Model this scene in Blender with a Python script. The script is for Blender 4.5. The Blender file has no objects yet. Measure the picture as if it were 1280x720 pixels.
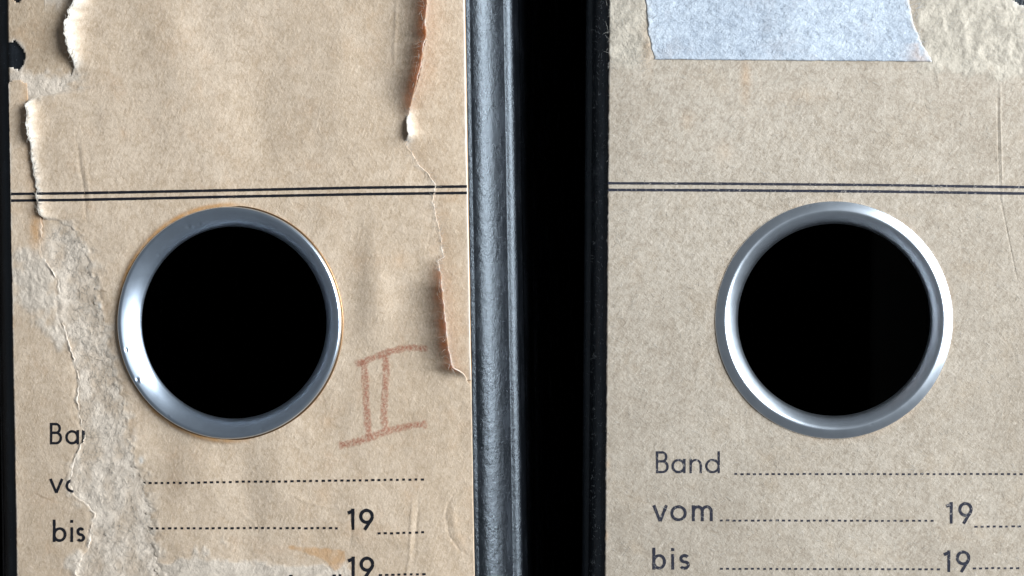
import bpy, math, random
import numpy as np
random.seed(7)
S = bpy.context.scene
C = S.collection

# ------------------------------------------------------------------ camera, world, lamps, exposure
K = 0.11            # mm per photograph pixel on the label plane
Z0 = 85.0           # height (mm) of the photograph's centre above the shelf
DIST = 260.0        # camera to label plane, mm
CAMU = 1000.0       # the lens stands in front of this column; the film is shifted sideways
cam_d = bpy.data.cameras.new('camera')
cam = bpy.data.objects.new('camera', cam_d); C.objects.link(cam); S.camera = cam
cam_d.sensor_width = 36.0; cam_d.sensor_fit = 'HORIZONTAL'
cam_d.lens = 36.0 * DIST / (1280 * K)
cam_d.shift_x = (640 - CAMU) / 1280.0
cam_d.clip_start = 0.005; cam_d.clip_end = 20
cam.location = ((CAMU - 640) * K / 1000, -DIST / 1000 - 0.0004, Z0 / 1000)
cam.rotation_euler = (math.radians(90), 0, 0)

w = bpy.data.worlds.new('World'); S.world = w; w.use_nodes = True
bg = w.node_tree.nodes['Background']
bg.inputs[0].default_value = (0.80, 0.90, 1.0, 1); bg.inputs[1].default_value = 0.135

def area(name, loc, target, sx, sy, energy, col):
    d = bpy.data.lights.new(name, 'AREA'); d.shape = 'RECTANGLE'; d.size = sx; d.size_y = sy
    d.energy = energy; d.color = col
    o = bpy.data.objects.new(name, d); C.objects.link(o); o.location = loc
    import mathutils
    v = mathutils.Vector(target) - mathutils.Vector(loc)
    o.rotation_euler = v.to_track_quat('-Z', 'Y').to_euler()
    return o
area('window_lamp', (0.45, -0.32, 0.25), (0.0, 0, 0.085), 0.32, 0.48, 10.3, (0.84, 0.93, 1.0))

S.view_settings.view_transform = 'Standard'; S.view_settings.look = 'None'
S.view_settings.exposure = 0.0; S.view_settings.gamma = 1.0
S.view_settings.use_curve_mapping = False
S.render.engine = 'CYCLES'
S.cycles.max_bounces = 8

# ------------------------------------------------------------------ numeric helpers (all in mm)
def _h(ix, iy, seed):
    n = (ix.astype(np.int64) * 374761393 + iy.astype(np.int64) * 668265263 + seed * 974634777) & 0xffffffff
    n = ((n ^ (n >> 13)) * 1274126177) & 0xffffffff
    n = (n ^ (n >> 16)) & 0xffff
    return n / 65535.0 * 2 - 1
def vnoise(x, y, seed=0):
    x, y = np.broadcast_arrays(np.asarray(x, float), np.asarray(y, float))
    ix = np.floor(x); iy = np.floor(y); fx = x - ix; fy = y - iy
    fx = fx * fx * fx * (fx * (fx * 6 - 15) + 10); fy = fy * fy * fy * (fy * (fy * 6 - 15) + 10)
    a = _h(ix, iy, seed); b = _h(ix + 1, iy, seed); c = _h(ix, iy + 1, seed); d = _h(ix + 1, iy + 1, seed)
    return (a * (1 - fx) + b * fx) * (1 - fy) + (c * (1 - fx) + d * fx) * fy
def fbm(x, y, o=4, seed=0):
    t = 0; a = 1.0; s = 0
    for i in range(o):
        t = t + a * vnoise(x * 2 ** i + 17.3 * i, y * 2 ** i - 9.1 * i, seed + i); s += a; a *= 0.5
    return t / s
def sstep(a, b, x):
    t = np.clip((x - a) / (b - a), 0, 1); return t * t * (3 - 2 * t)
def pdist(px, pz, pts):
    """distance to a polyline and the nearest position along it (0..1)"""
    best = np.full(np.shape(px), 1e9); par = np.zeros(np.shape(px)); n = len(pts) - 1
    for i in range(n):
        ax, az = pts[i]; bx, bz = pts[i + 1]; dx, dz = bx - ax, bz - az
        t = np.clip(((px - ax) * dx + (pz - az) * dz) / (dx * dx + dz * dz + 1e-12), 0, 1)
        d = np.hypot(px - ax - t * dx, pz - az - t * dz)
        m = d < best; best = np.where(m, d, best); par = np.where(m, (i + t) / n, par)
    return best, par
def inpoly(px, pz, poly):
    r = np.zeros(np.shape(px), bool); n = len(poly)
    for i in range(n):
        ax, az = poly[i]; bx, bz = poly[(i + 1) % n]
        c = ((az > pz) != (bz > pz)) & (px < (bx - ax) * (pz - az) / (bz - az + 1e-15) + ax)
        r ^= c
    return r

class Frame:
    """one binder: its base point, lean and turn, and the map from photograph pixels to its own mm (on the label plane)"""
    HP = 0.4
    def __init__(s, u_left, u_right, lean_deg, yaw_deg, half_body):
        s.t = math.radians(lean_deg); s.y = math.radians(yaw_deg)
        ct, st, cy, sy = math.cos(s.t), math.sin(s.t), math.cos(s.y), math.sin(s.y)
        s.R = np.array([[cy, -sy, 0], [sy, cy, 0], [0, 0, 1.0]]) @ np.array([[ct, 0, -st], [0, 1, 0], [st, 0, ct]])
        s.cam = np.array([(CAMU - 640) * K, -DIST - s.HP, Z0])
        s.E = np.array([((u_left + u_right) / 2 - 640) * K, 0.0, half_body * abs(st)])
        for _ in range(12):
            xl = float(s.L(u_left, 360)[0]); xr = float(s.L(u_right, 360)[0]); s.E[0] += (xl + xr) / 2
        s.half = (xr - xl) / 2
    def L(s, u, v):
        u, v = np.broadcast_arrays(np.asarray(u, float), np.asarray(v, float))
        W = np.stack([(u - 640) * K, np.full(u.shape, -s.HP), Z0 + (360 - v) * K], -1)
        d = (W - s.cam) @ s.R; o = (s.cam - s.E) @ s.R
        k = (-s.HP - o[1]) / d[..., 1]
        return o[0] + k * d[..., 0], o[2] + k * d[..., 2]
    def P(s, x, z):   # back to photograph pixels
        x, z = np.broadcast_arrays(np.asarray(x, float), np.asarray(z, float))
        w = np.stack([x, np.full(x.shape, -s.HP), z], -1) @ s.R.T + s.E - s.cam
        k = DIST / w[..., 1]
        return (s.cam[0] + w[..., 0] * k) / K + 640, 360 - (w[..., 2] * k) / K
    def pts(s, l): return [tuple(float(q) for q in s.L(u, v)) for u, v in l]
    def curve(s, l):
        p = sorted(s.pts(l), key=lambda q: q[1])
        zs = np.array([q[1] for q in p]); xs = np.array([q[0] for q in p])
        return lambda z: np.interp(z, zs, xs)

# ------------------------------------------------------------------ mesh helpers
def mesh_obj(name, verts, faces4, mat, parent=None, attrs=None, smooth=True, tris=None):
    me = bpy.data.meshes.new(name)
    verts = np.asarray(verts, float) * 0.001
    faces4 = np.asarray(faces4, np.int64)
    nv = len(verts); nf = len(faces4); k = faces4.shape[1]
    me.vertices.add(nv); me.vertices.foreach_set('co', verts.ravel().astype(np.float32))
    me.loops.add(nf * k); me.loops.foreach_set('vertex_index', faces4.ravel().astype(np.int32))
    me.polygons.add(nf); me.polygons.foreach_set('loop_start', (np.arange(nf) * k).astype(np.int32))
    me.update(calc_edges=True); me.validate()
    if smooth: me.polygons.foreach_set('use_smooth', np.ones(len(me.polygons), bool))
    if attrs:
        for n, a in attrs.items():
            at = me.attributes.new(n, 'FLOAT', 'POINT')
            at.data.foreach_set('value', np.asarray(a, np.float32).ravel())
    me.materials.append(mat)
    o = bpy.data.objects.new(name, me); C.objects.link(o)
    if parent is not None: o.parent = parent
    return o
def compact(verts, faces, attrs):
    used = np.unique(faces); mp = np.full(len(verts), -1); mp[used] = np.arange(len(used))
    return verts[used], mp[faces], {n: np.ravel(a)[used] for n, a in (attrs or {}).items()}
def grid_obj(name, X, Y, Z, mat, parent, keep=None, attrs=None, thick=0.0):
    r, c = X.shape
    V = np.stack([X, Y, Z], -1).reshape(-1, 3)
    i = np.arange(r * c).reshape(r, c)
    F = np.stack([i[:-1, :-1], i[:-1, 1:], i[1:, 1:], i[1:, :-1]], -1)      # rows run upward: faces look to -Y
    if keep is not None: F = F[keep]
    F = F.reshape(-1, 4)
    V, F, attrs = compact(V, F, attrs)
    o = mesh_obj(name, V, F, mat, parent, attrs)
    if thick:
        m = o.modifiers.new('thickness', 'SOLIDIFY'); m.thickness = thick * 0.001; m.offset = -1
    return o
def cellmid(A): return (A[:-1, :-1] + A[1:, :-1] + A[:-1, 1:] + A[1:, 1:]) * 0.25
def lathe(prof, cx, cz, n=192, noise=0):
    p = np.array(prof, float); a = np.arange(n) * 2 * math.pi / n
    R = p[:, 0][:, None] + np.zeros(n); H = p[:, 1][:, None] + np.zeros(n)
    A = a[None, :] + np.zeros((len(p), 1))
    if noise:
        R = R + noise * fbm(np.cos(A) * 2.5 + 5, np.sin(A) * 2.5 + 5, 2, 3)
    V = np.stack([cx + R * np.cos(A), -H, cz + R * np.sin(A)], -1).reshape(-1, 3)
    i = np.arange(len(p) * n).reshape(len(p), n); j = np.roll(i, -1, 1)
    F = np.stack([i[:-1], j[:-1], j[1:], i[1:]], -1).reshape(-1, 4)
    return V, F
def smooth_profile(pts, n=6):
    out = []; P = [pts[0]] + list(pts) + [pts[-1]]
    for i in range(1, len(P) - 2):
        p0, p1, p2, p3 = [np.array(q, float) for q in P[i - 1:i + 3]]
        for k in range(n):
            t = k / n
            out.append(tuple(0.5 * ((2 * p1) + (p2 - p0) * t + (2 * p0 - 5 * p1 + 4 * p2 - p3) * t * t + (3 * p1 - p0 - 3 * p2 + p3) * t ** 3)))
    out.append(tuple(pts[-1])); return out
def box(name, x0, x1, y0, y1, z0, z1, mat, parent=None, bevel=0.6):
    v = [(x, y, z) for x in (x0, x1) for y in (y0, y1) for z in (z0, z1)]
    f = [(0, 1, 3, 2), (4, 6, 7, 5), (0, 4, 5, 1), (2, 3, 7, 6), (0, 2, 6, 4), (1, 5, 7, 3)]
    o = mesh_obj(name, v, f, mat, parent, smooth=False)
    m = o.modifiers.new('bevel', 'BEVEL'); m.width = bevel * 0.001; m.segments = 3
    return o

# ------------------------------------------------------------------ materials
class NT:
    def __init__(s, name):
        s.m = bpy.data.materials.new(name); s.m.use_nodes = True; s.t = s.m.node_tree
        s.p = s.t.nodes['Principled BSDF']; s.out = s.t.nodes['Material Output']
        tc = s.n('ShaderNodeTexCoord'); s.co = tc.outputs['Object']
    def n(s, k, **kw):
        q = s.t.nodes.new(k)
        for a, b in kw.items(): setattr(q, a, b)
        return q
    def put(s, sock, v):
        if isinstance(v, bpy.types.NodeSocket): s.t.links.new(v, sock)
        elif isinstance(v, (tuple, list)): sock.default_value = (*v, 1) if len(v) == 3 and sock.type == 'RGBA' else v
        else: sock.default_value = v
    def noise(s, per_mm, detail=3, rough=0.55, rot=0.0, stretch=1.0, off=0.0):
        mp = s.n('ShaderNodeMapping'); s.put(mp.inputs[0], s.co)
        mp2 = s.n('ShaderNodeMapping'); mp.inputs['Rotation'].default_value = (0, math.radians(rot), 0)
        f = per_mm * 1000
        s.put(mp2.inputs[0], mp.outputs[0]); mp2.inputs['Scale'].default_value = (f, f, f / stretch)
        mp2.inputs['Location'].default_value = (off, off * 1.7, off * .6)
        q = s.n('ShaderNodeTexNoise'); s.put(q.inputs['Vector'], mp2.outputs[0])
        q.inputs['Scale'].default_value = 1; q.inputs['Detail'].default_value = detail; q.inputs['Roughness'].default_value = rough
        return q.outputs[0]
    def ramp(s, v, a, b, lo=0.0, hi=1.0):
        q = s.n('ShaderNodeMapRange'); q.interpolation_type = 'SMOOTHSTEP'
        s.put(q.inputs[0], v); q.inputs[1].default_value = a; q.inputs[2].default_value = b
        q.inputs[3].default_value = lo; q.inputs[4].default_value = hi; return q.outputs[0]
    def math(s, op, a, b=0.0):
        q = s.n('ShaderNodeMath', operation=op); s.put(q.inputs[0], a); s.put(q.inputs[1], b); return q.outputs[0]
    def mix(s, f, a, b):
        q = s.n('ShaderNodeMix', data_type='RGBA'); s.put(q.inputs[0], f); s.put(q.inputs[6], a); s.put(q.inputs[7], b); return q.outputs[2]
    def attr(s, name):
        return s.n('ShaderNodeAttribute', attribute_name=name).outputs['Fac']
    def bump(s, h, strength, dist_mm, prev=None):
        q = s.n('ShaderNodeBump'); s.put(q.inputs['Height'], h); q.inputs['Strength'].default_value = strength
        q.inputs['Distance'].default_value = dist_mm * 0.001
        if prev is not None: s.put(q.inputs['Normal'], prev)
        return q.outputs[0]

def paper_mat(name, dark, light, warm, roughc, fibre_rot=40, translucent=0.0, bump=1.0, spotty=1.0, grain=1.0, tcol=(.88, .45, .17)):
    N = NT(name)
    blot = N.noise(0.07, 4, .6); mid = N.noise(0.55, 4, .65, off=3)
    fine = N.noise(2.5, 5, .72, rot=-fibre_rot, stretch=1.4, off=8)
    fa = N.noise(3.6, 3, .6, rot=-fibre_rot, stretch=4.5, off=1); fb = N.noise(4.2, 2, .55, rot=fibre_rot + 10, stretch=4, off=5)
    fib = N.math('ADD', N.math('MULTIPLY', fa, .6), N.math('MULTIPLY', fb, .4))
    t = N.math('ADD', N.math('MULTIPLY', blot, .22), N.math('ADD', N.math('MULTIPLY', mid, .28), N.math('MULTIPLY', fine, .50)))
    col = N.mix(N.ramp(t, .36, .64), dark, light)
    col = N.mix(N.ramp(N.noise(.028, 3, .55, off=61), .42, .62, 0, .35), col, tuple(c * .86 for c in dark))
    col = N.mix(N.ramp(N.noise(.22, 6, .72, off=21), .5, .74, 0, .40 * spotty), col, warm)
    col = N.mix(N.ramp(fib, .54, .70, 0, .40 * grain), col, tuple(min(1, c * 1.35) for c in light))
    col = N.mix(N.ramp(fine, .26, .44, .30 * grain, 0), col, tuple(c * .58 for c in dark))
    col = N.mix(N.ramp(N.noise(1.3, 2, .5, rot=70, stretch=4, off=31), .70, .78, 0, .4), col, tuple(c * .5 for c in warm))
    r = N.attr('rough'); e = N.attr('edge'); st = N.attr('stain_glow_shade')
    rn = N.mix(N.ramp(N.noise(1.1, 5, .7, rot=-30, stretch=2, off=13), .35, .65), tuple(c * .80 for c in roughc), tuple(min(1, c * 1.2) for c in roughc))
    col = N.mix(N.math('MULTIPLY', r, .8), col, rn)
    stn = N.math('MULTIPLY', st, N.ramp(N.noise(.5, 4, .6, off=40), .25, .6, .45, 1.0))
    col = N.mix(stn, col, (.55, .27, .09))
    col = N.mix(N.math('MULTIPLY', e, .9), col, (.84, .77, .69))
    N.put(N.p.inputs['Base Color'], col)
    N.p.inputs['Roughness'].default_value = .82
    N.p.inputs['Specular IOR Level'].default_value = .25
    b1 = N.bump(fib, .7 * bump, .075)
    b2 = N.bump(fine, .8 * bump, .10, b1)
    rr = N.math('MULTIPLY', r, N.noise(1.5, 6, .72, rot=30, stretch=1.6, off=50))
    b3 = N.bump(rr, .8, .17, b2)
    N.put(N.p.inputs['Normal'], b3)
    if translucent:
        tr = N.n('ShaderNodeBsdfTranslucent'); tr.inputs[0].default_value = (*tcol, 1)
        ms = N.n('ShaderNodeMixShader')
        N.put(ms.inputs[0], N.math('ADD', N.math('MULTIPLY', N.attr('thin'), N.ramp(N.noise(.5, 3, .6, off=71), .3, .7, .24, .48)), translucent))
        N.put(ms.inputs[1], N.p.outputs[0]); N.put(ms.inputs[2], tr.outputs[0]); N.put(N.out.inputs[0], ms.outputs[0])
    return N.m

def ink_mat(name, col, lo, hi, paper, grain=2.0):
    N = NT(name)
    n = N.noise(grain, 4, .65, off=4)
    N.put(N.p.inputs['Base Color'], N.mix(N.ramp(n, lo, hi), paper, col))
    N.p.inputs['Roughness'].default_value = .6; N.p.inputs['Specular IOR Level'].default_value = .2
    return N.m

def crayon_mat():
    N = NT('red_crayon')
    N.p.inputs['Base Color'].default_value = (.47, .17, .10, 1); N.p.inputs['Roughness'].default_value = .6
    g = N.ramp(N.noise(3.2, 4, .65, off=2), .34, .64, .08, .58)
    a = N.math('MULTIPLY', g, N.attr('soft'))
    tr = N.n('ShaderNodeBsdfTransparent'); ms = N.n('ShaderNodeMixShader')
    N.put(ms.inputs[0], a); N.put(ms.inputs[1], tr.outputs[0]); N.put(ms.inputs[2], N.p.outputs[0]); N.put(N.out.inputs[0], ms.outputs[0])
    return N.m

def cloth_mat():
    N = NT('black_bookcloth')
    fine = N.noise(3.8, 4, .7, rot=-35, stretch=1.6); wear = N.noise(.35, 5, .65, stretch=2.5, off=6)
    speck = N.noise(3.5, 3, .6, off=9)
    col = N.mix(N.ramp(wear, .45, .7), (.007, .008, .010), (.016, .018, .022))
    col = N.mix(N.ramp(speck, .66, .74, 0, .6), col, (.12, .13, .14))
    N.put(N.p.inputs['Base Color'], col)
    N.put(N.p.inputs['Roughness'], N.ramp(wear, .3, .7, .18, .30))
    N.p.inputs['Specular IOR Level'].default_value = .75
    N.p.inputs['Specular Tint'].default_value = (.84, .92, 1, 1)
    b = N.bump(fine, .9, .085); b = N.bump(N.noise(7.0, 2, .5, off=12), .35, .03, b)
    N.put(N.p.inputs['Normal'], b)
    return N.m

def metal_mat(name, col, rough):
    N = NT(name)
    N.p.inputs['Metallic'].default_value = 1
    sm = N.noise(.35, 5, .6, off=2)
    N.put(N.p.inputs['Base Color'], N.mix(N.ramp(sm, .4, .7), col, tuple(c * .93 for c in col)))
    N.put(N.p.inputs['Roughness'], N.ramp(N.noise(.5, 3, .5, off=7), .3, .7, rough * .97, rough * 1.04))
    sc = N.noise(3.0, 3, .6, rot=30, stretch=9, off=3)
    b = N.bump(sc, .05, .010)
    N.put(N.p.inputs['Normal'], b)
    return N.m

def plain_mat(name, col, rough=.8, per=.2):
    N = NT(name); n = N.noise(per, 4, .6, stretch=4)
    N.put(N.p.inputs['Base Color'], N.mix(n, tuple(c * .6 for c in col), col)); N.p.inputs['Roughness'].default_value = rough
    N.put(N.p.inputs['Normal'], N.bump(n, .2, .2)); return N.m

M = dict(
    cloth=cloth_mat(),
    kraft=paper_mat('kraft_label_paper', (.54, .395, .27), (.75, .585, .44), (.58, .36, .21), (.68, .575, .475), 25, 0.06, 1.0, .7, 1.0),
    strip=paper_mat('thin_torn_kraft_paper', (.56, .405, .275), (.77, .60, .445), (.60, .38, .22), (.60, .495, .40), 25, 0.08, 1.0),
    under=paper_mat('peeled_under_layer', (.43, .305, .20), (.58, .44, .315), (.47, .29, .16), (.72, .605, .50), 25, 0.0, 1.1),
    grey=paper_mat('grey_kraft_label_paper', (.305, .243, .184), (.465, .392, .318), (.38, .275, .178), (.445, .385, .312), 38, 0.0, 1.45, .6, 1.15),
    white=paper_mat('white_sticker_paper', (.29, .32, .37), (.51, .545, .595), (.43, .41, .42), (.50, .53, .57), 42, 0.0, 2.0, 1.3, 1.3),
    ink=ink_mat('printing_ink', (.012, .012, .016), .25, .36, (.20, .16, .12)),
    ink2=ink_mat('worn_printing_ink', (.022, .022, .032), .30, .44, (.25, .22, .20), 2.6),
    crayon=crayon_mat(),
    brass=metal_mat('tarnished_brass', (.42, .25, .13), .38),
    nickel=metal_mat('nickel_plate', (.70, .78, .89), .32),
    nickel2=metal_mat('bright_nickel_plate', (.84, .89, .96), .32),
    fibre=plain_mat('paper_fibre', (.62, .56, .48), .9, 2.0),
    fibre2=plain_mat('pale_paper_fibre', (.62, .58, .52), .9, 2.0),
    fibre3=plain_mat('white_fibre', (.66, .69, .74), .9, 2.0),
    lint=plain_mat('grey_lint', (.30, .31, .32), .9, 2.0),
    wood=plain_mat('dark_stained_wood', (.030, .020, .014), .7, .05),
    dark=plain_mat('dark_cabinet_back', (.010, .009, .008), .9, .05),
)

# ------------------------------------------------------------------ the setting: shelf board and cabinet back
def structure(o): o['kind'] = 'structure'; return o
structure(box('shelf', -190, 190, -8, 330, -22, 0, M['wood'], bevel=1.2))
structure(box('cabinet_back', -190, 190, 330.5, 342, -22, 420, M['dark'], bevel=1.0))
structure(box('cabinet_shade_side', -208, -190.5, -8, 342, -22, 420, M['wood'], bevel=1.0))  # unseen side board, added to keep the space behind the binders dark
structure(box('cabinet_shade_side', 190.5, 208, -8, 342, -22, 420, M['wood'], bevel=1.0))  # its unseen twin, also added to darken the inside
structure(box('upper_shade_shelf', -190, 190, -8, 330, 360, 380, M['wood'], bevel=1.2))  # unseen board, added to shut out light from above

# ------------------------------------------------------------------ binder builder
H_BINDER, DEPTH = 318.0, 285.0
FL = Frame(15.0, 586.5, 1.0, -6.0, 37.0)
FR = Frame(759.0, 1341.0, -0.45, 0.0, 37.6)
def binder_root(F, label):
    e = bpy.data.objects.new('lever_arch_binder', None); C.objects.link(e)
    e.empty_display_size = .03
    e.location = tuple(F.E / 1000); e.rotation_euler = (0, -F.t, F.y)
    e['label'] = label; e['category'] = 'binder'; e['group'] = 'binders standing on the shelf'
    return e
BL = binder_root(FL, 'worn black binder with torn peeling brown label and faded red crayon II')
BR = binder_root(FR, 'black binder with intact greyish label and a torn white sticker strip above its ring')

def rows_for(F, uref, v_top, v_bot, fine, coarse=3.0, lo=-30, hi=750):
    z = lambda v: float(F.L(uref, v)[1])
    a = np.arange(z(v_bot), z(hi), coarse); b = np.arange(z(hi), z(lo), fine); c = np.arange(z(lo), z(v_top), coarse)
    return np.concatenate([a, b, c, [z(v_top)]]) if v_bot > hi + 5 else np.concatenate([b, c, [z(v_top)]])

def make_spine(F, root, half, hole, seed, R=5.0):
    # cross-section: flat back panel, a shallow groove, the rounded joint, a cloth fold, then the side
    cx = half + .25
    edge = [(half + .05, .10), (half + .25, .28)]
    qx, qy = cx, .30
    for q in np.linspace(0, 1, 40)[1:]:
        t = math.radians(66 * (1 - (1 - q) ** 2)); qx += R * 1.28 / 39 * math.cos(t); qy += R * 1.28 / 39 * math.sin(t); edge.append((qx, qy))
    ex, ey = edge[-1]
    edge += [(ex + .05, ey + .22), (ex - .02, ey + .42), (ex + .10, ey + .50), (ex + .40, ey + .58), (ex + .72, ey + .82), (ex + .98, ey + 1.15), (ex + 1.12, ey + 1.5)]
    for q in np.linspace(.15, 1, 10): edge.append((ex + 1.14 - 1.6 * math.sin(min(q * 2.6, 1.57)), ey + 1.5 + 9.5 * q))
    flat = np.arange(-half, half + .01, .62)
    prof = [(-x, y) for x, y in reversed(edge)] + [(x, 0.0) for x in flat] + edge
    P = np.array(prof); T = np.gradient(P, axis=0); nn = np.stack([T[:, 1], -T[:, 0]], 1); nn /= np.linalg.norm(nn, axis=1)[:, None]
    arc = np.concatenate([[0], np.cumsum(np.linalg.norm(np.diff(P, axis=0), axis=1))])
    zs = np.concatenate([np.arange(0, 30, 4), rows_for(F, 640, 0, 720, .24, lo=-30, hi=760), np.arange(0, 1)])
    zlo = float(F.L(640, 770)[1]); zhi = float(F.L(640, -40)[1])
    zs = np.unique(np.concatenate([np.arange(0, zlo, 4.0), np.arange(zlo, zhi, .24), np.arange(zhi, H_BINDER, 4.0), [H_BINDER]]))
    Zg, A = np.meshgrid(zs, arc, indexing='ij')
    d = .026 * fbm((A + .5 * Zg) / .55 + 3, (Zg - .5 * A) / .62, 2, seed) + .010 * fbm(A / .3, Zg / 18, 2, seed + 9) + .03 * fbm(A / 3.0, Zg / 16, 2, seed + 4)
    flatm = np.abs(P[:, 0]) <= half
    d = np.where(flatm[None, :], 0, d)
    X = P[:, 0][None, :] + nn[:, 0][None, :] * d; Y = P[:, 1][None, :] + nn[:, 1][None, :] * d
    hx, hz, hr = hole
    xm, zm, ym = cellmid(X), cellmid(Zg), cellmid(Y)
    keep = ~((np.hypot(xm - hx, zm - hz) < hr) & (ym < .2))
    o = grid_obj('spine', X, Y, Zg, M['cloth'], root, keep, thick=2.0)
    ox = ex - .6
    for sgn in (-1, 1):
        a, b = sorted((sgn * (ox - 3.2), sgn * (ox - .35)))
        box('cover', a, b, ey + 11.6, DEPTH, 0.0, H_BINDER, M['cloth'], root, .9)
    PROF[root.name] = edge[2:41]
    return o
PROF = {}

def ribbon(F, hfun, strokes, width, lift, maxx=None, soft=False, step=.9, wob=.0):
    """flat printed strokes that follow the paper; strokes are pixel polylines"""
    V = []; Q = []; A = []; base = 0
    for si, st in enumerate(strokes):
        p = np.array(st, float); seg = np.hypot(*np.diff(p, axis=0).T); s = np.concatenate([[0], np.cumsum(seg)])
        n = max(2, int(s[-1] / step) + 1); q = np.linspace(0, s[-1], n)
        u = np.interp(q, s, p[:, 0]); v = np.interp(q, s, p[:, 1])
        tu = np.gradient(u); tv = np.gradient(v); l = np.hypot(tu, tv) + 1e-9; nu, nv = -tv / l, tu / l
        cols = np.linspace(-.5, .5, 7 if soft else 3)
        W = width * (1 + wob * vnoise(q / 3.0, np.full(n, si * 3.3), 5))
        U = u[:, None] + nu[:, None] * cols * W[:, None]; Vv = v[:, None] + nv[:, None] * cols * W[:, None]
        x, z = F.L(U, Vv); h = hfun(x, z) + lift + .002 * (si % 5)
        k = len(cols)
        V.append(np.stack([x, -h, z], -1).reshape(-1, 3))
        i = np.arange(n * k).reshape(n, k) + base
        f = np.stack([i[:-1, :-1], i[:-1, 1:], i[1:, 1:], i[1:, :-1]], -1)
        if maxx is not None: f = f[maxx(cellmid(x), cellmid(z))]
        Q.append(f.reshape(-1, 4))
        e = np.minimum(1, np.minimum(np.arange(n), np.arange(n)[::-1]) / 4.0)
        A.append((np.clip(1.25 - (2 * np.abs(cols)) ** 2, 0, 1)[None, :] * (.25 + .75 * e[:, None])).ravel())
        base += n * k
    V = np.concatenate(V); Q = np.concatenate(Q); A = np.concatenate(A)
    return compact(V, Q, {'soft': A})
def print_obj(name, F, hfun, strokes, width, mat, parent, lift=.03, **kw):
    V, Q, A = ribbon(F, hfun, strokes, width, lift, **kw)
    if len(Q) == 0: return None
    return mesh_obj(name, V, Q, mat, parent, A if kw.get('soft') else None, smooth=True)

# geometric sans letters, pixel strokes.  (x0, x1) letter box, base = baseline row, xh = x height, asc = ascender height
def circ(cx, cy, rx, ry, a0=0, a1=360, n=40):
    return [(cx + rx * math.cos(math.radians(a)), cy - ry * math.sin(math.radians(a))) for a in np.linspace(a0, a1, n)]
def glyph(ch, x0, x1, base, xh, asc, sw):
    h = sw / 2; l, r, b = x0 + h, x1 - h, base - h; t = base - xh + h; T = base - asc; cx = (l + r) / 2; cy = (t + b) / 2; ry = (b - t) / 2; rx = (r - l) / 2
    if ch == 'B':
        m = base - asc * .54; k = (base - asc + h)
        up = [(l, k), (cx, k)] + circ(cx, (k + m) / 2, rx * .75, (m - k) / 2, 90, -90, 16) + [(l, m)]
        lo = [(l, m), (cx, m)] + circ(cx, (m + b) / 2, rx * 1.0, (b - m) / 2, 90, -90, 16) + [(l, b)]
        return [[(l, T), (l, base)], up, lo]
    if ch == 'a': return [circ(cx, cy, rx, ry), [(r, t - h), (r, base)]]
    if ch == 'o': return [circ(cx, cy, rx, ry)]
    if ch == 'd': return [circ(cx, cy, rx, ry), [(r, T), (r, base)]]
    if ch == 'b': return [circ(cx, cy, rx, ry), [(l, T), (l, base)]]
    if ch == 'n':
        return [[(l, t - h), (l, base)], [(l, t + rx)] + circ(cx, t + rx, rx, rx, 180, 0, 20) + [(r, base)]]
    if ch == 'm':
        q = (r - l) / 4
        return [[(l, t - h), (l, base)], [(l, t + q)] + circ(l + q, t + q, q, q, 180, 0, 16) + [(l + 2 * q, base)],
                [(l + 2 * q, t + q)] + circ(l + 3 * q, t + q, q, q, 180, 0, 16) + [(r, base)]]
    if ch == 'v': return [[(l - h * .3, t - h), (cx, base)], [(r + h * .3, t - h), (cx, base)]]
    if ch == 'i': return [[(cx, t - h), (cx, base)], [(cx, T + h * .2), (cx, T + sw * 1.15)]]
    if ch == 's':
        q = ry / 2; g = rx
        return [circ(cx, t + q, g * .92, q, 30, 265, 18) + circ(cx, b - q, g, q, 85, -150, 18)]
    if ch == '1': return [[(r, T), (r, base)], [(r, T + h * 1.4), (l, T + (r - l) * .55 + h)]]
    if ch == '9':
        rr = (r - l) / 2; k = T + h + rr * 1.04
        return [circ(cx, k, rr, rr * 1.04), [(r - .1 * rr, k + rr * .45), (cx - rr * .35, base)]]
def dots(u0, v0, u1, v1, pitch=7.75, w=4.0):
    n = int((u1 - u0) / pitch) + 1; out = []
    for i in range(n):
        u = u0 + i * pitch; v = v0 + (v1 - v0) * (u - u0) / (u1 - u0); q = w * random.uniform(.8, 1.1); dv = random.uniform(-.25, .25)
        out.append([(u, v + dv), (u + q, v + dv - .01)])
    return out

def fibres(name, pos, mat, parent, rot_mean=50, spread=45, length=(.5, 1.6), rad=.016):
    """loose paper fibres: fine three-sided strands lying on or sticking up from the paper"""
    rng = np.random.default_rng(len(pos)); V = []; Q = []; base = 0
    for (x, z, h) in pos:
        a = math.radians(rng.normal(rot_mean, spread)); l = rng.uniform(*length); bend = rng.normal(0, .9); up = abs(rng.normal(0, .22))
        n = 4; c = np.zeros((n, 3)); c[0] = (x, -(h - .03), z); ang = a
        for k in range(1, n):
            ang += bend / n
            c[k] = c[k - 1] + np.array([math.cos(ang), -up * (1 if k < 3 else -.4), math.sin(ang)]) * l / (n - 1)
        for k in range(n):
            r = rad * (1 - .6 * k / (n - 1))
            for j in range(3):
                t = j * 2.0944; V.append(c[k] + r * np.array([-math.sin(ang) * math.cos(t), math.sin(t), math.cos(ang) * math.cos(t)]))
        for k in range(n - 1):
            for j in range(3):
                a0 = base + k * 3 + j; a1 = base + k * 3 + (j + 1) % 3
                Q.append((a0, a1, a1 + 3, a0 + 3))
        base += 3 * n
    o = mesh_obj(name, V, Q, mat, parent); o['kind'] = 'stuff'; return o

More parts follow.
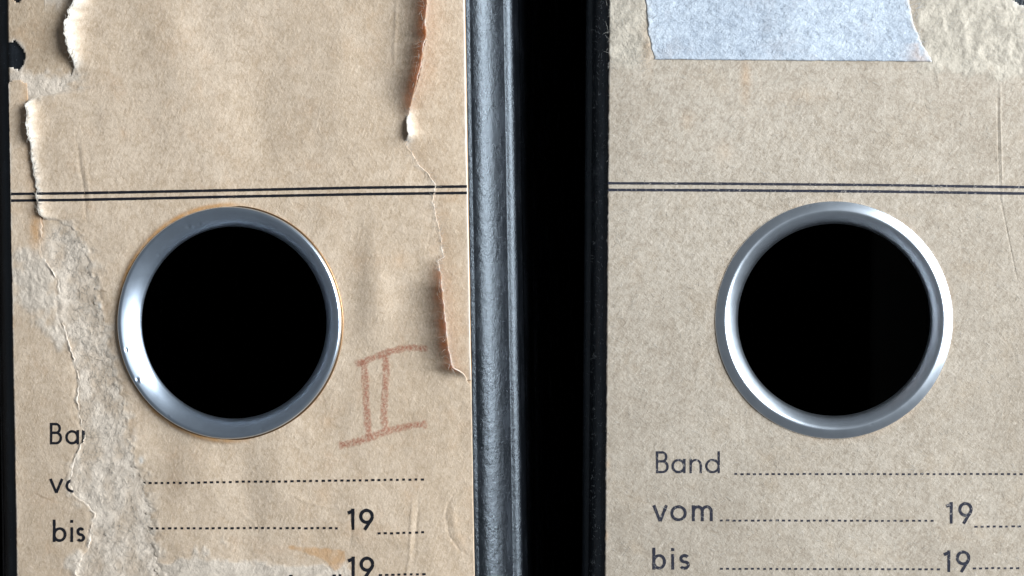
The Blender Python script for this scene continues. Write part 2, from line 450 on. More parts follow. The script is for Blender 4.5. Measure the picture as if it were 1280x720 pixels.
# ================================================================== LEFT BINDER
RLx, RLz = [float(q) for q in FL.L(287, 403.5)]
make_spine(FL, BL, FL.half + .22, (RLx, RLz, 14.6), 11, 4.3)
HALF = FL.half
cl = lambda z: np.full(np.shape(z), -HALF)
# tear lines, as the photograph shows them (x by height)
c2_pts = [(12, -110), (60, -75), (98, -45), (101, -20), (99, 0), (91, 14), (86, 35), (89, 58), (94, 78), (92, 88), (82, 100), (66, 112), (48, 116), (36, 121),
          (37, 150), (39, 180), (42, 205), (46, 240), (51, 268), (54, 274), (84, 290), (104, 320), (112, 350), (118, 380), (126, 410), (130, 440), (137, 470),
          (146, 500), (153, 540), (160, 575), (172, 605), (180, 640), (184, 662), (186, 676), (190, 700), (196, 722), (205, 780), (210, 900)]
c1_pts = [(34, 80), (34, 120), (35, 150), (37.5, 180), (41, 205), (45, 240), (49.5, 268), (51, 276), (55, 320), (74, 355), (78, 400), (92, 445), (99, 475), (97, 500), (100, 525),
          (108, 545), (96, 568), (88, 600), (94, 618), (110, 630), (119, 642), (115, 660), (110, 690), (94, 706), (97, 722), (112, 770), (118, 900)]
cr_pts = [(545, -400), (540, -100), (538, -20), (537, 0), (534, 30), (536, 45), (531, 65), (528, 90), (522, 110), (514, 135), (510, 150), (513, 168), (507, 181), (516, 192), (525, 208),
          (537, 218), (544, 232), (543, 246), (541, 251), (546, 272), (550, 290), (553, 310), (556, 321), (548, 326), (553, 345), (556, 370), (559, 400), (562, 430),
          (566, 455), (568, 460), (577, 465), (583, 473), (588, 484)]
c1f, c2f, crf = FL.curve(c1_pts), FL.curve(c2_pts), FL.curve(cr_pts)
c1 = lambda z: c1f(z) + .20 * fbm(z / .9, z * 0 + 1.5, 3, 5) + .22 * fbm(z / .35, z * 0 + 3.5, 3, 15) * sstep(268, 300, vz(z))
c2 = lambda z: c2f(z) + .26 * fbm(z / .8, z * 0 + 4.5, 3, 6) + .22 * fbm(z / .3, z * 0 + 2.5, 2, 16)
cr = lambda z: np.minimum(crf(z) + .15 * fbm(z / .55, z * 0 + 7.5, 3, 8) + .09 * fbm(z / .22, z * 0 + 5.5, 2, 18), HALF - .02)
vz = lambda z: FL.P(-4.0, z)[1]          # photograph row of a height

def wave(x, z):
    w = .16 * fbm(x / 9.5 + 2, z / 13.0, 3, 21) + .045 * fbm(x / 2.6, z / 3.0, 2, 25) + .010 * fbm(x / .7, z / .7, 2, 27)
    for (u, v, ru, rv, a) in [(235, 90, 40, 120, .14), (330, 150, 40, 90, -.10), (430, 110, 45, 100, .12), (470, 370, 22, 60, .16), (438, 330, 26, 60, -.08),
                              (240, 585, 50, 30, .14), (205, 560, 30, 40, -.12), (350, 585, 40, 60, .12), (310, 640, 30, 80, -.10), (500, 640, 60, 60, .10), (250, 20, 30, 60, -.1)]:
        cx, cz = FL.L(u, v); w = w + 2.5 * a * np.exp(-((x - cx) / (ru * K)) ** 2 - ((z - cz) / (rv * K)) ** 2)
    return w
def ridges(x, z, which):
    h = 0
    for pts, wd, a in which:
        d, t = pdist(x, z, FL.pts(pts)); h = h + a * np.exp(-(d / wd) ** 2) * np.sin(np.clip(t, .03, .97) * math.pi) ** .5
    return h
RID = [([(495, -20), (496, 30), (493, 60), (495, 82)], .16, .09), ([(517, 622), (515, 650), (513, 690), (508, 725)], .20, .08), ([(524, 618), (521, 660), (518, 700)], .16, -.06),
       ([(571, 612), (560, 630), (557, 645), (562, 670), (575, 688), (586, 695)], .14, -.07), ([(580, 615), (566, 640), (570, 668), (584, 686)], .45, .06),
       ([(97, 175), (99, 205), (105, 235), (107, 262), (112, 292)], .14, -.08), ([(102, 175), (105, 205), (111, 235), (114, 262)], .3, .05),
       ([(360, 615), (385, 628), (418, 636)], .14, .06), ([(443, 190), (450, 196), (444, 204), (438, 198), (443, 191)], .12, .05), ([(410, 500), (425, 480)], .12, .05),
       ([(438, 640), (440, 662), (437, 690)], .12, -.06), ([(300, 640), (318, 655), (320, 668)], .15, .05), ([(135, 55), (134, 70)], .12, -.05), ([(560, 140), (590, 120)], .2, .05)]
def lift_left(v):     # how far the left edge of the printed sheet curls up
    return (1.4 * sstep(-50, -10, v) * (1 - sstep(52, 88, v)) + 1.15 * sstep(114, 128, v) * (1 - sstep(160, 186, v)) + .42 * sstep(172, 186, v) * (1 - sstep(215, 235, v))
            + .60 * sstep(224, 240, v) * (1 - sstep(262, 274, v)))
def lift_width(v):
    return .95 * (1 - sstep(95, 112, v)) + .80 * sstep(95, 112, v) * (1 - sstep(185, 225, v)) + .8 * sstep(185, 225, v)
def lift_right(v):    # how far the torn strip at the right edge stands up
    return ((1.9 * (1 - sstep(100, 165, v)) + .15 * sstep(100, 150, v) * (1 - sstep(178, 196, v)) + .05 * sstep(180, 200, v)) * (1 - sstep(300, 322, v))
            + (.25 + 1.35 * sstep(326, 372, v) * (1 - .35 * sstep(430, 458, v))) * sstep(322, 327, v) * (1 - sstep(460, 480, v)))
SURF = .42
def c2cos(z):
    return 1 / np.sqrt(1 + ((c2f(z + .5) - c2f(z - .5)) / 1.0) ** 2)
def feather(v):      # where the printed sheet thins out into the peeled zone instead of ending in an edge
    return np.maximum(sstep(262, 274, v), sstep(82, 90, v) * (1 - sstep(116, 124, v)))
def redge(z):     # right edge of the main sheet; it overhangs a little where it stands up
    v = vz(z); return np.where(v < 484, np.minimum(cr(z) + .24 * lift_right(v) * (1 - tuck(v)), HALF), HALF)
def tuck(v): return sstep(186, 198, v) * (1 - sstep(312, 320, v))
def h_mid(x, z):
    v = vz(z); d = np.maximum(x - c2(z), 0) * c2cos(z)
    h = SURF + wave(x, z) + ridges(x, z, RID) + .22 * ring_stain(x, z)
    h = h + lift_left(v) * np.exp(-(d / lift_width(v)) ** 1.3) * (1 + .10 * fbm(z / 1.6, d / 1.0, 2, 41) + .06 * fbm(z / .3, d / .25, 3, 47) * np.exp(-d / .4))
    feath = feather(v)
    h = h - feath * (.36 * np.exp(-d / .9) * (1 + .9 * fbm(x / .6, z / .6, 3, 43)))
    rr = feath * np.exp(-d / 1.6); h = h + rr * .07 * fbm(x / .45, z / .45, 3, 45)
    u = FL.P(x, z)[0]
    sc = sstep(640, 700, vz(z)) * np.clip(1 - (u - 180) / 170, 0, 1); h = h + sc * .05 * fbm(x / .4, z / .4, 3, 46)
    dr = np.maximum(cr(z) - x, 0); on = 1 - sstep(465, 482, v)
    h = h + tuck(v) * .07 * np.exp(-dr / .5) * (1 + .8 * fbm(z / .8, z * 0, 2, 48))
    H = lift_right(v) * (1 - tuck(v)); dq = np.maximum(crf(z) + .24 * H - x, 0)
    h = h + on * 1.3 * H * np.exp(-(dq / (1.1 + .95 * np.clip(H, 0, 1.3))) ** 1.35) * (1 + .10 * fbm(z / 1.1, z * 0 + 3, 3, 44))
    return h
def scuff(x, z):
    u, v = FL.P(x, z)
    g = np.exp(-((u - 42) / 34) ** 2 - ((v - 350) / 52) ** 2) + .9 * np.exp(-((u - 98) / 24) ** 2 - ((v - 600) / 34) ** 2) + .9 * np.exp(-((u - 100) / 22) ** 2 - ((v - 705) / 24) ** 2) + .6 * np.exp(-((u - 70) / 22) ** 2 - ((v - 420) / 40) ** 2)
    return sstep(.42, .75, g + .35 * fbm(x / 1.6, z / 1.6, 4, 51)) 
def h_left(x, z):
    v = vz(z); d = np.maximum(c1(z) - x, 0)
    h = SURF + wave(x, z) * .8
    h = h - .12 * np.exp(-d / 1.2) * (1 - sstep(180, 270, v))
    lo = sstep(272, 300, v)
    h = h + lo * np.exp(-d / .45) * (-.09 + .32 * fbm(z / 1.3, d / .5, 3, 53))
    s = scuff(x, z); return h + s * (.8 * plies(x + 40, z) + .05 * fbm(x / .45, z / .45, 3, 55) - .03)
def h_strip(x, z):
    v = vz(z); d = np.maximum(x - cr(z), 0); H = lift_right(v)
    wd = np.maximum(HALF - cr(z), .4)
    h = SURF + wave(x, z) * .7
    tip = sstep(138, 166, v) * (1 - sstep(176, 187, v))
    return h + .015 - .14 * np.exp(-d / 1.2) * (1 - tip) + tip * .95 * np.exp(-(d / .7) ** 1.3) * (1 + .35 * fbm(z / .4, d / .3, 3, 58))

V_TOP, V_BOT = -420, 850
label = None
def plies(x, z):      # torn paper plies: flat steps with ragged edges
    f = (fbm(x / 3.2 + .12 * fbm(x / .5, z / .5, 2, 68), z / 4.5, 5, 63) + 1) * 3.2
    k = np.floor(f); return .044 * (k + sstep(.72, 1.0, f - k)) - .135
# under layer of the label (carries everything else)
zr = rows_for(FL, 300, V_TOP, V_BOT, .25)
xg = np.concatenate([np.arange(-HALF, -HALF + 26, .22), np.arange(-HALF + 26, HALF - 8, .6), np.arange(HALF - 8, HALF, .25), [HALF]])
Zg, Xg = np.meshgrid(zr, xg, indexing='ij')
ug, vg = FL.P(Xg, Zg)
rough = sstep(270, 300, vg + 14 * fbm(Xg / 1.2, Zg / 1.2, 3, 61)) * (ug < 520)
rough = rough * np.clip(.8 + .7 * fbm(Xg / 1.6, Zg / 2.2, 4, 67), .35, 1)
rough = np.maximum(rough, .9 * sstep(84, 100, vg + 10 * fbm(Xg / .9, Zg / .9, 3, 62)) * (1 - sstep(118, 130, vg)))
rough = np.maximum(rough, .8 * (1 - sstep(-4, 16, vg + 10 * fbm(Xg / .9, Zg / .9, 3, 66))) * (ug > 55) * (ug < 90))
Hb = .24 + wave(Xg, Zg) + rough * (plies(Xg, Zg) + .05 * fbm(Xg / .45, Zg / .5, 3, 64) - .02)
Hb += rough * sstep(262, 290, vg) * .17 * np.exp(-np.abs(Xg - c1(Zg)) / .9) * np.clip(.9 + .8 * fbm(Xg / .9, Zg / .9, 3, 69), .2, 1.2)
Hb = Hb - .09 * (ug > 480) * (vg < 500)
Hb = np.maximum(Hb, .07)
Hb -= .03 * np.exp(-(pdist(Xg, Zg, FL.pts([(54, 60), (70, 56), (62, 68)]))[0] / .12) ** 2)
notch = FL.pts([(-10, 54), (14, 54), (17, 51), (23, 54), (28, 60), (29, 75), (27, 84), (22, 87), (12, 83), (6, 82), (-10, 86)])
jx, jz = .18 * fbm(Xg / .6, Zg / .6, 2, 71), .18 * fbm(Xg / .6 + 9, Zg / .6, 2, 72)
notch2 = FL.pts([(14, -40), (22, -40), (26, -8), (24, 1), (19, 1), (15, -6)])
cut = inpoly(Xg + jx, Zg + jz, notch) | inpoly(Xg + jx, Zg + jz, notch2)
hole = np.hypot(Xg - RLx, Zg - RLz) < 14.7
keep = cellmid((cut | hole).astype(float)) < .5
nd = np.minimum(pdist(Xg, Zg, notch)[0], 9)
stain_glow_shade = .55 * np.exp(-(((ug - 48) / 7) ** 2 + ((vg - 290) / 22) ** 2)) + .8 * sstep(440, 470, ug) * (1 - sstep(468, 480, vg))  # glue stain at left; right term paints the flap's orange glow
edge = .8 * np.exp(-nd / .22)
label = grid_obj('label', Xg, -Hb, Zg, M['under'], BL, keep, {'rough': rough, 'stain_glow_shade': stain_glow_shade, 'edge': edge}, thick=.18)

def patch(name, zr, xa, xb, n, hf, attrf, mat, hole=None, thick=.13, keepf=None):
    s = np.linspace(0, 1, n) if np.isscalar(n) else n; n = len(s)
    Zp = zr[:, None] + np.zeros(n); A = xa(zr)[:, None]; B = xb(zr)[:, None]
    X = A + (B - A) * s[None, :]
    H = hf(X, Zp)
    keep = None
    if hole: keep = np.hypot(cellmid(X) - hole[0], cellmid(Zp) - hole[1]) > hole[2]
    if keepf: keep = keepf(cellmid(X), cellmid(Zp))
    return grid_obj(name, X, -H, Zp, mat, label, keep, attrf(X, Zp), thick=thick)
zall = rows_for(FL, 300, V_TOP, V_BOT, .2)
vall = vz(zall)
def ring_stain(x, z):
    dx, dz = x - RLx, z - RLz; r = np.hypot(dx, dz); a = np.degrees(np.arctan2(dz, dx)) % 360
    m = sstep(70, 100, a) * (1 - sstep(150, 185, a)) + .9 * sstep(205, 230, a) * (1 - sstep(265, 285, a))
    return m * np.exp(-((r - 16.2) / .34) ** 2)
def at_mid(x, z):
    u, v = FL.P(x, z); v = vz(z); d = (x - c2(z)) * c2cos(z); dr = cr(z) - x; on = 1 - sstep(462, 480, v)
    fe = feather(v)
    rough = fe * sstep(.25, .8, np.exp(-np.maximum(d, 0) / 1.5) + .45 * fbm(x / 1.0, z / 1.0, 4, 81))
    g = sstep(650, 712, v) * np.clip(1 - (u - 180) / 160, 0, 1) + .9 * sstep(694, 716, v) * (1 - sstep(425, 460, u))
    isl = np.exp(-((u - 205) / 16) ** 2 - ((v - 694) / 16) ** 2)
    rough = np.maximum(rough, sstep(.35, .75, g - isl + .5 * fbm(x / 1.3, z / 1.3, 4, 82)))
    stain_glow_shade = ring_stain(x, z)
    stain_glow_shade = np.maximum(stain_glow_shade, .35 * np.exp(-(np.maximum(dr, 0) / 1.2) ** 2) * np.clip(lift_right(v) * 1.2, 0, 1) * on * (v < 470))  # orange painted in for light glowing through the lifted edge
    tri = FL.pts([(362, 684), (395, 686), (430, 690), (428, 706), (418, 712), (404, 696)])
    stain_glow_shade = np.maximum(stain_glow_shade, .55 * sstep(.35, .05, np.where(inpoly(x, z, tri), 0, pdist(x, z, tri + tri[:1])[0]) + .2 * fbm(x / .8, z / .8, 2, 83)))
    for (uu, vv, r) in [(405, 620, 10), (155, 165, 6), (365, 455, 7), (410, 528, 9), (500, 330, 10), (575, 262, 6)]:
        stain_glow_shade = np.maximum(stain_glow_shade, .22 * np.exp(-((u - uu) ** 2 + (v - vv) ** 2) / r ** 2))
    edge = np.exp(-np.maximum(d, 0) / .30) * (1 - fe) * np.clip(lift_left(v) * 2.2 + .15, 0, 1) + 1.0 * np.exp(-(np.maximum(d, 0) / .95) ** 2) * sstep(-40, 0, v) * (1 - sstep(70, 92, v)) + .8 * np.exp(-(np.maximum(d, 0) / .7) ** 2) * sstep(114, 124, v) * (1 - .45 * sstep(165, 185, v)) * (1 - sstep(262, 272, v))
    edge = np.maximum(edge, np.clip(.30 + .9 * fbm(z / .9, z * 0 + 2, 3, 49), .05, .8) * (1 + 1.3 * np.clip(lift_right(v), 0, 1)) * np.exp(-np.maximum(redge(z) - x, 0) / .20) * on)
    edge = np.clip(edge * (.75 + .6 * fbm(x / .4, z / .4, 3, 84)), 0, 1)
    for (uu, vv, r) in [(127, 449, 3.5), (118, 395, 3), (124, 380, 2.5), (176, 575, 2.5)]:
        edge = np.maximum(edge, np.exp(-((u - uu) ** 2 + ((v - vv) * .6) ** 2) / r ** 2))
    thin = on * np.exp(-(np.maximum(redge(z) - x, 0) / 1.4) ** 1.5) * np.clip(lift_right(v), 0, 1) * (1 - tuck(v))
    return {'rough': rough, 'stain_glow_shade': stain_glow_shade, 'edge': edge, 'thin': thin}
def at_left(x, z):
    u, v = FL.P(x, z); d = np.maximum(c1(z) - x, 0); lo = sstep(272, 300, v)
    edge = (.25 + .15 * lo) * np.exp(-d / .22) * np.clip(.35 + 1.6 * fbm(x / .8, z / .8, 3, 85), 0, 1)
    edge = np.maximum(edge, .7 * np.exp(-(x + HALF) / .12) * (vnoise(z / 2.0, z * 0, 86) > 0))
    stain_glow_shade = .75 * np.exp(-(((u - 44) / 7) ** 2 + ((v - 290) / 20) ** 2)) + .55 * np.exp(-d / .7) * (1 - lo)
    return {'rough': np.maximum(scuff(x, z), lo * sstep(.4, .9, np.exp(-d / .5) + .4 * fbm(x / .7, z / .7, 3, 88))), 'stain_glow_shade': stain_glow_shade, 'edge': np.clip(edge, 0, 1)}
def at_strip(x, z):
    v = vz(z); d = np.maximum(x - cr(z), 0)
    edge = np.clip(.25 * np.exp(-d / .26) * (.8 + .7 * fbm(x / .4, z / .4, 3, 87)) + 1.0 * np.exp(-d / .5) * sstep(140, 160, v) * (1 - sstep(182, 196, v)), 0, 1)
    edge = np.maximum(edge, .95 * np.exp(-(HALF - x) / .13))
    return {'rough': np.zeros_like(x), 'stain_glow_shade': .12 * np.exp(-d / 2), 'edge': edge, 'thin': np.zeros_like(x)}
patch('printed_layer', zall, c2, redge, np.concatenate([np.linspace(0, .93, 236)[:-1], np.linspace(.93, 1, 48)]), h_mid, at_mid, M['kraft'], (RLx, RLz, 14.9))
patch('printed_layer', zall[(vall > 92)], lambda z: cl(z) + .03 * fbm(z / .5, z * 0, 2, 91), c1, 54, h_left, at_left, M['kraft'],
      keepf=lambda x, z: FL.P(x, z)[1] > 99 + ((FL.P(x, z)[0] - 22) / 4.2) ** 2 * .8 + 5 * fbm(x / .8, z / .8, 3, 92))
patch('torn_strip', zall[(vall < 480)], lambda z: cr(z) - .4 * (1 - sstep(144, 156, vz(z)) * (1 - sstep(177, 186, vz(z)))), lambda z: np.full(np.shape(z), HALF), 34, h_strip, at_strip, M['strip'], thick=.14)

# print on the left label
hL_left = lambda x, z: h_left(x, z); hL_mid = lambda x, z: h_mid(x, z)
def rule(F, name, pts, parent, parts, wd, mat):
    # one ruled line that runs over several pieces of paper
    Vs = []; Qs = []; b = 0
    for hf, keep in parts:
        V, Q, _ = ribbon(F, hf, [pts], wd, .03, maxx=keep, step=2.0, wob=.10)
        if len(Q): Vs.append(V); Qs.append(Q + b); b += len(V)
    return mesh_obj(name, np.concatenate(Vs), np.concatenate(Qs), mat, parent)
lp = [(h_left, lambda x, z: (x < c1(z) - .03) & (x > -HALF + .12)), (h_mid, lambda x, z: (x > c2(z) + .12) & (x < cr(z) - .06)), (h_strip, lambda x, z: (x > cr(z) + .06) & (x < HALF - .02))]
rule(FL, 'ruled_line', [(8, 242.5), (100, 241.4), (300, 237.6), (450, 234.6), (590, 233)], label, lp, 3.4, M['ink'])
rule(FL, 'ruled_line', [(8, 250.8), (100, 249.8), (300, 245.6), (450, 242.8), (590, 241.0)], label, lp, 3.4, M['ink'])
leftcut = lambda x, z: x < c1(z) - .05
def text(F, name, items, xh, asc, sw, base, hf, parent, mat, slope=0.0, **kw):
    st = []
    for ch, a, b in items:
        bb = base + slope * (a - items[0][1])
        g = glyph(ch, a, b, bb, xh, asc, sw); st += g
    return print_obj(name, F, hf, st, sw, mat, parent, wob=.10, **kw)
text(FL, 'lettering', [('B', 62.5, 78), ('a', 82, 99), ('n', 102.5, 118)], 18, 27, 3.1, 555.5, h_left, label, M['ink'], maxx=leftcut)
text(FL, 'lettering', [('v', 62, 79), ('o', 82, 101)], 17.5, 27, 3.3, 616, h_left, label, M['ink'], maxx=leftcut)
text(FL, 'lettering', [('b', 66, 83), ('i', 87.5, 92), ('s', 95.5, 106.5)], 18.5, 28, 3.5, 677.5, h_left, label, M['ink'], maxx=leftcut)
text(FL, 'lettering', [('1', 433.5, 444), ('9', 450, 468.5)], 18, 26.5, 4.1, 662, h_mid, label, M['ink'])
text(FL, 'lettering', [('1', 433.5, 444), ('9', 450, 468.5)], 18, 26.5, 4.1, 722, h_mid, label, M['ink'])
inmid = lambda x, z: x > c2(z) + .35
for d in ((178, 604, 530, 599), (187, 660.5, 420, 660), (473, 666.5, 530, 665), (474, 718.5, 532, 717.5), (362, 719.5, 369, 719.4), (416, 719.3, 428, 719)):
    print_obj('dotted_line', FL, h_mid, dots(*d), 2.7, M['ink'], label, maxx=inmid)
st = [[(444, 456), (455, 452), (470, 446), (486, 440), (505, 435), (520, 434.5), (537, 436)], [(455, 450), (457, 475), (458, 505), (460, 530), (462, 547)],
      [(483, 444), (483, 470), (481, 500), (480, 520), (482, 536)], [(423, 557), (440, 554), (460, 548), (480, 540), (500, 535), (518, 531), (535, 530)]]
print_obj('crayon_mark', FL, h_mid, st, 9.6, M['crayon'], label, lift=.035, soft=True, wob=.25)

# metal ring of the left binder: a funnel that sinks into the spine
def ring(name, root, cx, cz, prof, mat, nicks=()):
    p = smooth_profile(prof, 9)
    V, F = lathe(p, cx, cz, 480, .008)
    for x, z, r, a in nicks:
        d = np.hypot(V[:, 0] - x, V[:, 2] - z); front = V[:, 1] < 1.2
        V[:, 1] += front * a * (np.exp(-(d / r) ** 2) - .55 * np.exp(-(np.hypot(V[:, 0] - x - r, V[:, 2] - z) / r) ** 2))
    o = mesh_obj(name, V, F, mat, root)
    return o
def dust(root, F, half, R, side, n, a0, a1, mat):
    g = np.random.default_rng(int(R * 100) + n); pos = []
    zlo = float(F.L(700, 730)[1]); zhi = float(F.L(700, -10)[1])
    for _ in range(n):
        ex, ey = PROF[root.name][int(g.uniform(a0, a1) / 66 * 38)]; pos.append((side * ex, g.uniform(zlo, zhi), .05 - ey))
    o = fibres('lint', pos, mat, root, 80, 60, (.12, .55), .014); return o
ring_left = ring('finger_ring', BL, RLx, RLz, [(15.5, .05), (15.88, .30), (15.98, .56), (15.93, .82), (15.78, .98), (15.62, 1.03), (15.45, 1.03), (15.25, .95), (14.8, .68), (14.3, .31), (13.85, -.13), (13.5, -.56), (13.36, -.78),
                                   (13.28, -.96), (13.32, -1.10), (13.6, -1.12), (14.2, -.8), (14.5, -.5)], M['nickel'],
    [(*[float(q) for q in FL.L(u, v)], r, a) for u, v, r, a in [(236, 283, .28, .16), (249, 280, .22, .16), (174, 475, .24, .18), (160, 437, .16, .10), (197, 318, .16, .10), (330, 537, .18, .10), (365, 516, .16, .08), (391, 318, .18, .10), (213, 520, .14, .08)]])

V_, F_ = lathe(smooth_profile([(15.85, .20), (16.12, .34), (16.2, .46), (16.14, .56), (15.96, .60)], 4), RLx, RLz, 192, .03)
mesh_obj('ring_rim', V_, F_, M['brass'], ring_left)
# loose fibres of the left label
rng = np.random.default_rng(3); pos = []
zs = np.array([z for z, v in zip(zall, vall) if 285 < v < 740])
for _ in range(1500):
    z = rng.choice(zs); a, b = float(c1(np.array([z]))[0]), float(c2(np.array([z]))[0])
    x = rng.uniform(a - .2, min(b, a + 14) + .8); pos.append((x, z, .28 + float(wave(np.array(x), np.array(z))) + (.14 if x > b else 0)))
for _ in range(420):       # along the torn edges at the right and the upper left
    z = rng.choice(zall[(vall > -10) & (vall < 470)]); x = float(cr(np.array([z]))[0]); pos.append((x - rng.uniform(0, .12), z, float(h_mid(np.array([x - .05]), np.array([z]))[0])))
for _ in range(260):
    z = rng.choice(zall[(vall > -10) & (vall < 275)]); x = float(c2(np.array([z]))[0]); pos.append((x + rng.uniform(0, .3), z, float(h_mid(np.array([x + .1]), np.array([z]))[0])))
fibres('loose_fibres', pos, M['fibre'], label, 55, 60, (.3, 1.1), .022)

# ================================================================== RIGHT BINDER
RRx, RRz = [float(q) for q in FR.L(1042.5, 400)]
make_spine(FR, BR, FR.half + .22, (RRx, RRz, 14.8), 111, 2.5)
HR = FR.half
def wave_r(x, z):
    return .10 * fbm(x / 10, z / 14, 3, 121) + .035 * fbm(x / 2.4, z / 2.6, 2, 125) + .014 * fbm(x / .6, z / .6, 2, 127)
def rough_r(x, z):
    u, v = FR.P(x, z)
    a = sstep(1120, 1170, u) * (1 - sstep(75, 125, v + .25 * (1280 - u) * .3)) + .75 * (1 - sstep(806, 826, u)) * (1 - sstep(60, 110, v)) + .45 * (1 - sstep(-20, 6, v))
    return sstep(.3, .8, a + .4 * fbm(x / 1.6, z / 1.6, 4, 131))
def ridges_r(x, z):
    h = 0
    for pts, wd, a in [([(1247, 104), (1247, 150), (1248, 200), (1250, 250)], .09, -.055), ([(1250.5, 104), (1250.5, 150), (1252, 200), (1253.5, 250)], .12, .07), ([(1250, 246), (1257, 280), (1263, 310), (1272, 352)], .08, -.07),
                       ([(1165, 76), (1172, 95), (1175, 112)], .2, .08), ([(1198, 5), (1205, 35), (1210, 80)], .5, .14), ([(1176, 10), (1182, 40)], .3, .10), ([(1110, 30), (1120, 60)], .3, .05), ([(1166, 220), (1169, 242)], .12, .05),
                       ([(1230, 30), (1222, 70)], .5, .12)]:
        d, t = pdist(x, z, FR.pts(pts)); h = h + a * np.exp(-(d / wd) ** 2) * np.sin(np.clip(t, .04, .96) * math.pi) ** .4
    return h
def h_right(x, z):
    r = rough_r(x, z)
    return .40 + wave_r(x, z) + ridges_r(x, z) + r * (.20 * fbm(x / 2.0, z / 2.6, 4, 133) + .05 * fbm(x / .5, z / .5, 2, 134))
zr = rows_for(FR, 1050, V_TOP, V_BOT, .2)
xa_, xb_ = [float(FR.L(q, 200)[0]) for q in (1240, 1276)]
xg = np.concatenate([np.arange(-HR, xa_, .22), np.arange(xa_, xb_, .07), np.arange(xb_, HR, .22), [HR]])
Zg, Xg = np.meshgrid(zr, xg, indexing='ij'); Xg = Xg.copy()
Xg[:, 0] += .11 * fbm(zr / .6, zr * 0, 4, 141)
ug, vg = FR.P(Xg, Zg)
nt = FR.pts([(1263, -60), (1262, -6), (1268, 1), (1275, 6), (1290, 8), (1325, 2), (1330, -60)])
cut = inpoly(Xg + .2 * fbm(Xg / .6, Zg / .6, 2, 142), Zg, nt); holem = np.hypot(Xg - RRx, Zg - RRz) < 14.9
keep = cellmid((cut | holem).astype(float)) < .5
stain_glow_shade = np.zeros_like(Xg)
for (uu, vv, ru, rv, a) in [(932, 100, 6, 26, .40), (860, 150, 8, 10, .2), (757, 580, 4, 5, .7), (905, 190, 10, 14, .15), (1000, 120, 30, 8, .12), (757, 670, 3, 6, .6), (810, 55, 7, 30, .40)]:
    stain_glow_shade = np.maximum(stain_glow_shade, a * np.exp(-((ug - uu) / ru) ** 2 - ((vg - vv) / rv) ** 2))
rr_ = np.hypot(Xg - RRx, Zg - RRz)
stain_glow_shade = np.maximum(stain_glow_shade, .38 * np.exp(-np.maximum(rr_ - 16.2, 0) / .35) * np.clip(.5 + fbm(Xg / 1.5, Zg / 1.5, 3, 146), 0, 1))  # brown band painted in for the slight shade round the ring
stain_glow_shade = .6 * stain_glow_shade
edge = .35 * np.exp(-(Xg + HR) / .12) * (vnoise(Zg / 1.2, Zg * 0, 145) > .1) + .5 * np.exp(-pdist(Xg, Zg, nt)[0] / .3)
labelR = grid_obj('label', Xg, -h_right(Xg, Zg), Zg, M['grey'], BR, keep, {'rough': rough_r(Xg, Zg), 'stain_glow_shade': stain_glow_shade, 'edge': edge}, thick=.3)

# white sticker strip with torn sides and a clean lower edge
sl = FR.curve([(806, -60), (806, 0), (809, 18), (810, 40), (815, 60), (818, 75.5)]); sr = FR.curve([(1128, -60), (1135, 0), (1140, 14), (1143, 34), (1152, 52), (1158, 66), (1165, 76)])
z_lo = float(FR.L(990, 75.5)[1]); z_hi = float(FR.L(990, -60)[1])
zs_ = np.arange(z_lo, z_hi, .2); n = 180; s = np.linspace(0, 1, n)
A = sl(zs_) + .18 * fbm(zs_ / .6, zs_ * 0, 3, 151); B = sr(zs_) + .28 * fbm(zs_ / .7, zs_ * 0 + 3, 3, 152)
Xs = A[:, None] + (B - A)[:, None] * s; Zs = zs_[:, None] + np.zeros(n)
Zs = Zs + .05 * fbm(Xs / .8, Xs * 0, 3, 159) * np.exp(-(Zs - z_lo) / .4)
dE = np.minimum(Xs - A[:, None], B[:, None] - Xs)
hs = h_right(Xs, Zs) * 1.0 + .10 + .03 * fbm(Xs / .5, Zs / .5, 3, 153) + .05 * fbm(Xs / 2.2, Zs / 2.2, 2, 154)
hs = hs - .06 * np.exp(-dE / .4) * (1 + fbm(Xs / .5, Zs / .5, 2, 155))
us, vs = FR.P(Xs, Zs)
att = {'rough': sstep(.35, .8, np.exp(-dE / .9) + .5 * fbm(Xs / 1.0, Zs / 1.0, 3, 156)) * .5, 'stain_glow_shade': .30 * np.exp(-((us - 1150) / 14) ** 2) * sstep(.1, .5, vnoise(Xs / 1, Zs / 1, 158) + .3), 'edge': .3 * np.exp(-dE / .3)}
grid_obj('sticker_remnant', Xs, -hs, Zs, M['white'], labelR, None, att, thick=.10)

rp = [(h_right, lambda x, z: (x > -HR + .05) & (x < HR - .05))]
rule(FR, 'ruled_line', [(758, 229), (900, 229.6), (1100, 231.3), (1345, 235.0)], labelR, rp, 3.2, M['ink2'])
rule(FR, 'ruled_line', [(758, 237.4), (900, 237.8), (1100, 239.4), (1345, 242.8)], labelR, rp, 3.4, M['ink2'])
text(FR, 'lettering', [('B', 820, 836), ('a', 839.5, 857), ('n', 862, 877.5), ('d', 881.5, 900)], 18, 27.5, 2.9, 591.5, h_right, labelR, M['ink2'])
text(FR, 'lettering', [('v', 816, 834.5), ('o', 838, 858.5), ('m', 865, 891)], 20, 28, 3.7, 651.5, h_right, labelR, M['ink2'])
text(FR, 'lettering', [('b', 815.5, 832.5), ('i', 838.5, 843.5), ('s', 849, 862.5)], 19.5, 27.5, 3.7, 712, h_right, labelR, M['ink2'])
text(FR, 'lettering', [('1', 1181, 1191), ('9', 1198, 1216)], 18, 27, 3.8, 654.5, h_right, labelR, M['ink2'])
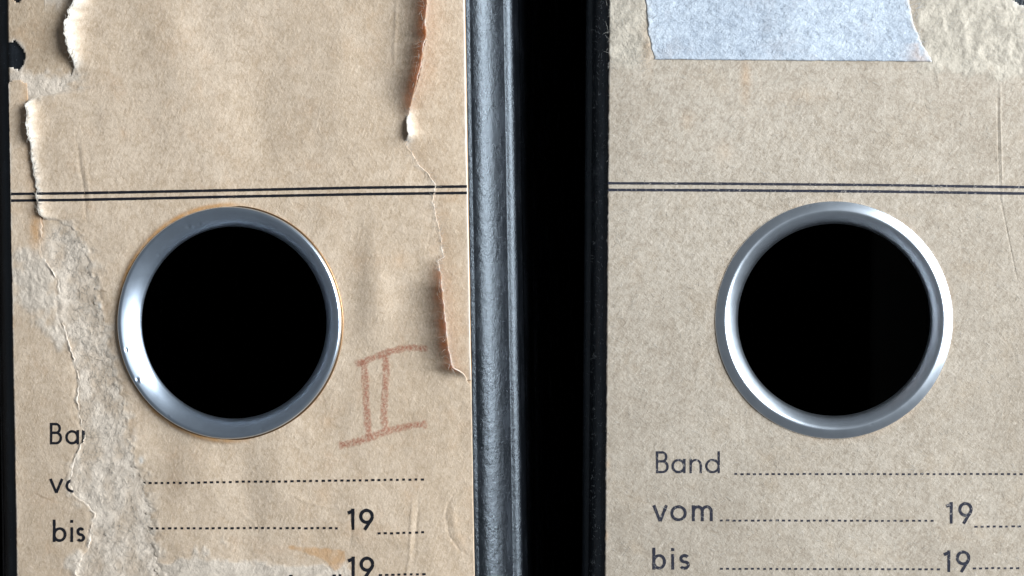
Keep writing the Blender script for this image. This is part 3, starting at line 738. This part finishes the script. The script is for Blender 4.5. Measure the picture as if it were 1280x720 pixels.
text(FR, 'lettering', [('1', 1178, 1188), ('9', 1195, 1213)], 18, 27, 3.8, 715, h_right, labelR, M['ink2'])
for d in ((918, 592.5, 1330, 592.5), (900, 650.5, 1169, 651), (1218, 658.5, 1276, 658), (900, 710.8, 1172, 711.5), (1216, 710.3, 1272, 710)):
    print_obj('dotted_line', FR, h_right, dots(*d), 2.4, M['ink2'], labelR)

ring('finger_ring', BR, RRx, RRz, [(15.9, .1), (16.26, .34), (16.34, .48), (16.28, .60), (16.12, .69), (15.7, .90), (15.3, 1.06), (15.0, 1.12), (14.7, 1.0), (14.4, .76), (14.05, .42), (13.68, .0), (13.48, -.28), (13.32, -.60),
                                   (13.26, -.85), (13.36, -1.0), (13.7, -.95), (14.2, -.7), (14.5, -.4)], M['nickel2'],
    [(*[float(q) for q in FR.L(u, v)], r, a) for u, v, r, a in [(1012, 258, .14, .05), (903, 330, .14, .06), (1180, 340, .14, .05), (1090, 530, .14, .05), (935, 495, .12, .05)]])
pos = []
for _ in range(1900):
    u = rng.uniform(758, 1290); v = rng.uniform(-10, 725)
    x, z = [float(q) for q in FR.L(u, v)]
    if math.hypot(x - RRx, z - RRz) < 16.6 or (800 < u < 1165 and v < 80): continue
    pos.append((x, z, float(h_right(np.array([x]), np.array([z]))[0])))
for _ in range(700):
    u = rng.choice([rng.uniform(1165, 1290), rng.uniform(758, 815)]); v = rng.uniform(-10, 90); x, z = [float(q) for q in FR.L(u, v)]
    pos.append((x, z, float(h_right(np.array([x]), np.array([z]))[0])))
dust(BR, FR, HR + .22, 2.5, -1, 420, 2, 50, M['lint'])
dust(BL, FL, HALF + .22, 4.6, 1, 160, 5, 60, M['lint'])
pos2 = []
for _ in range(420):
    u = rng.uniform(812, 1150); v = rng.uniform(-10, 72); x, z = [float(q) for q in FR.L(u, v)]
    pos2.append((x, z, float(h_right(np.array([x]), np.array([z]))[0]) + .12))
fibres('loose_fibres', pos2, M['fibre3'], labelR, 48, 35, (.4, 1.4), .022)
fibres('loose_fibres', pos, M['fibre2'], labelR, 50, 50, (.3, 1.2), .021)
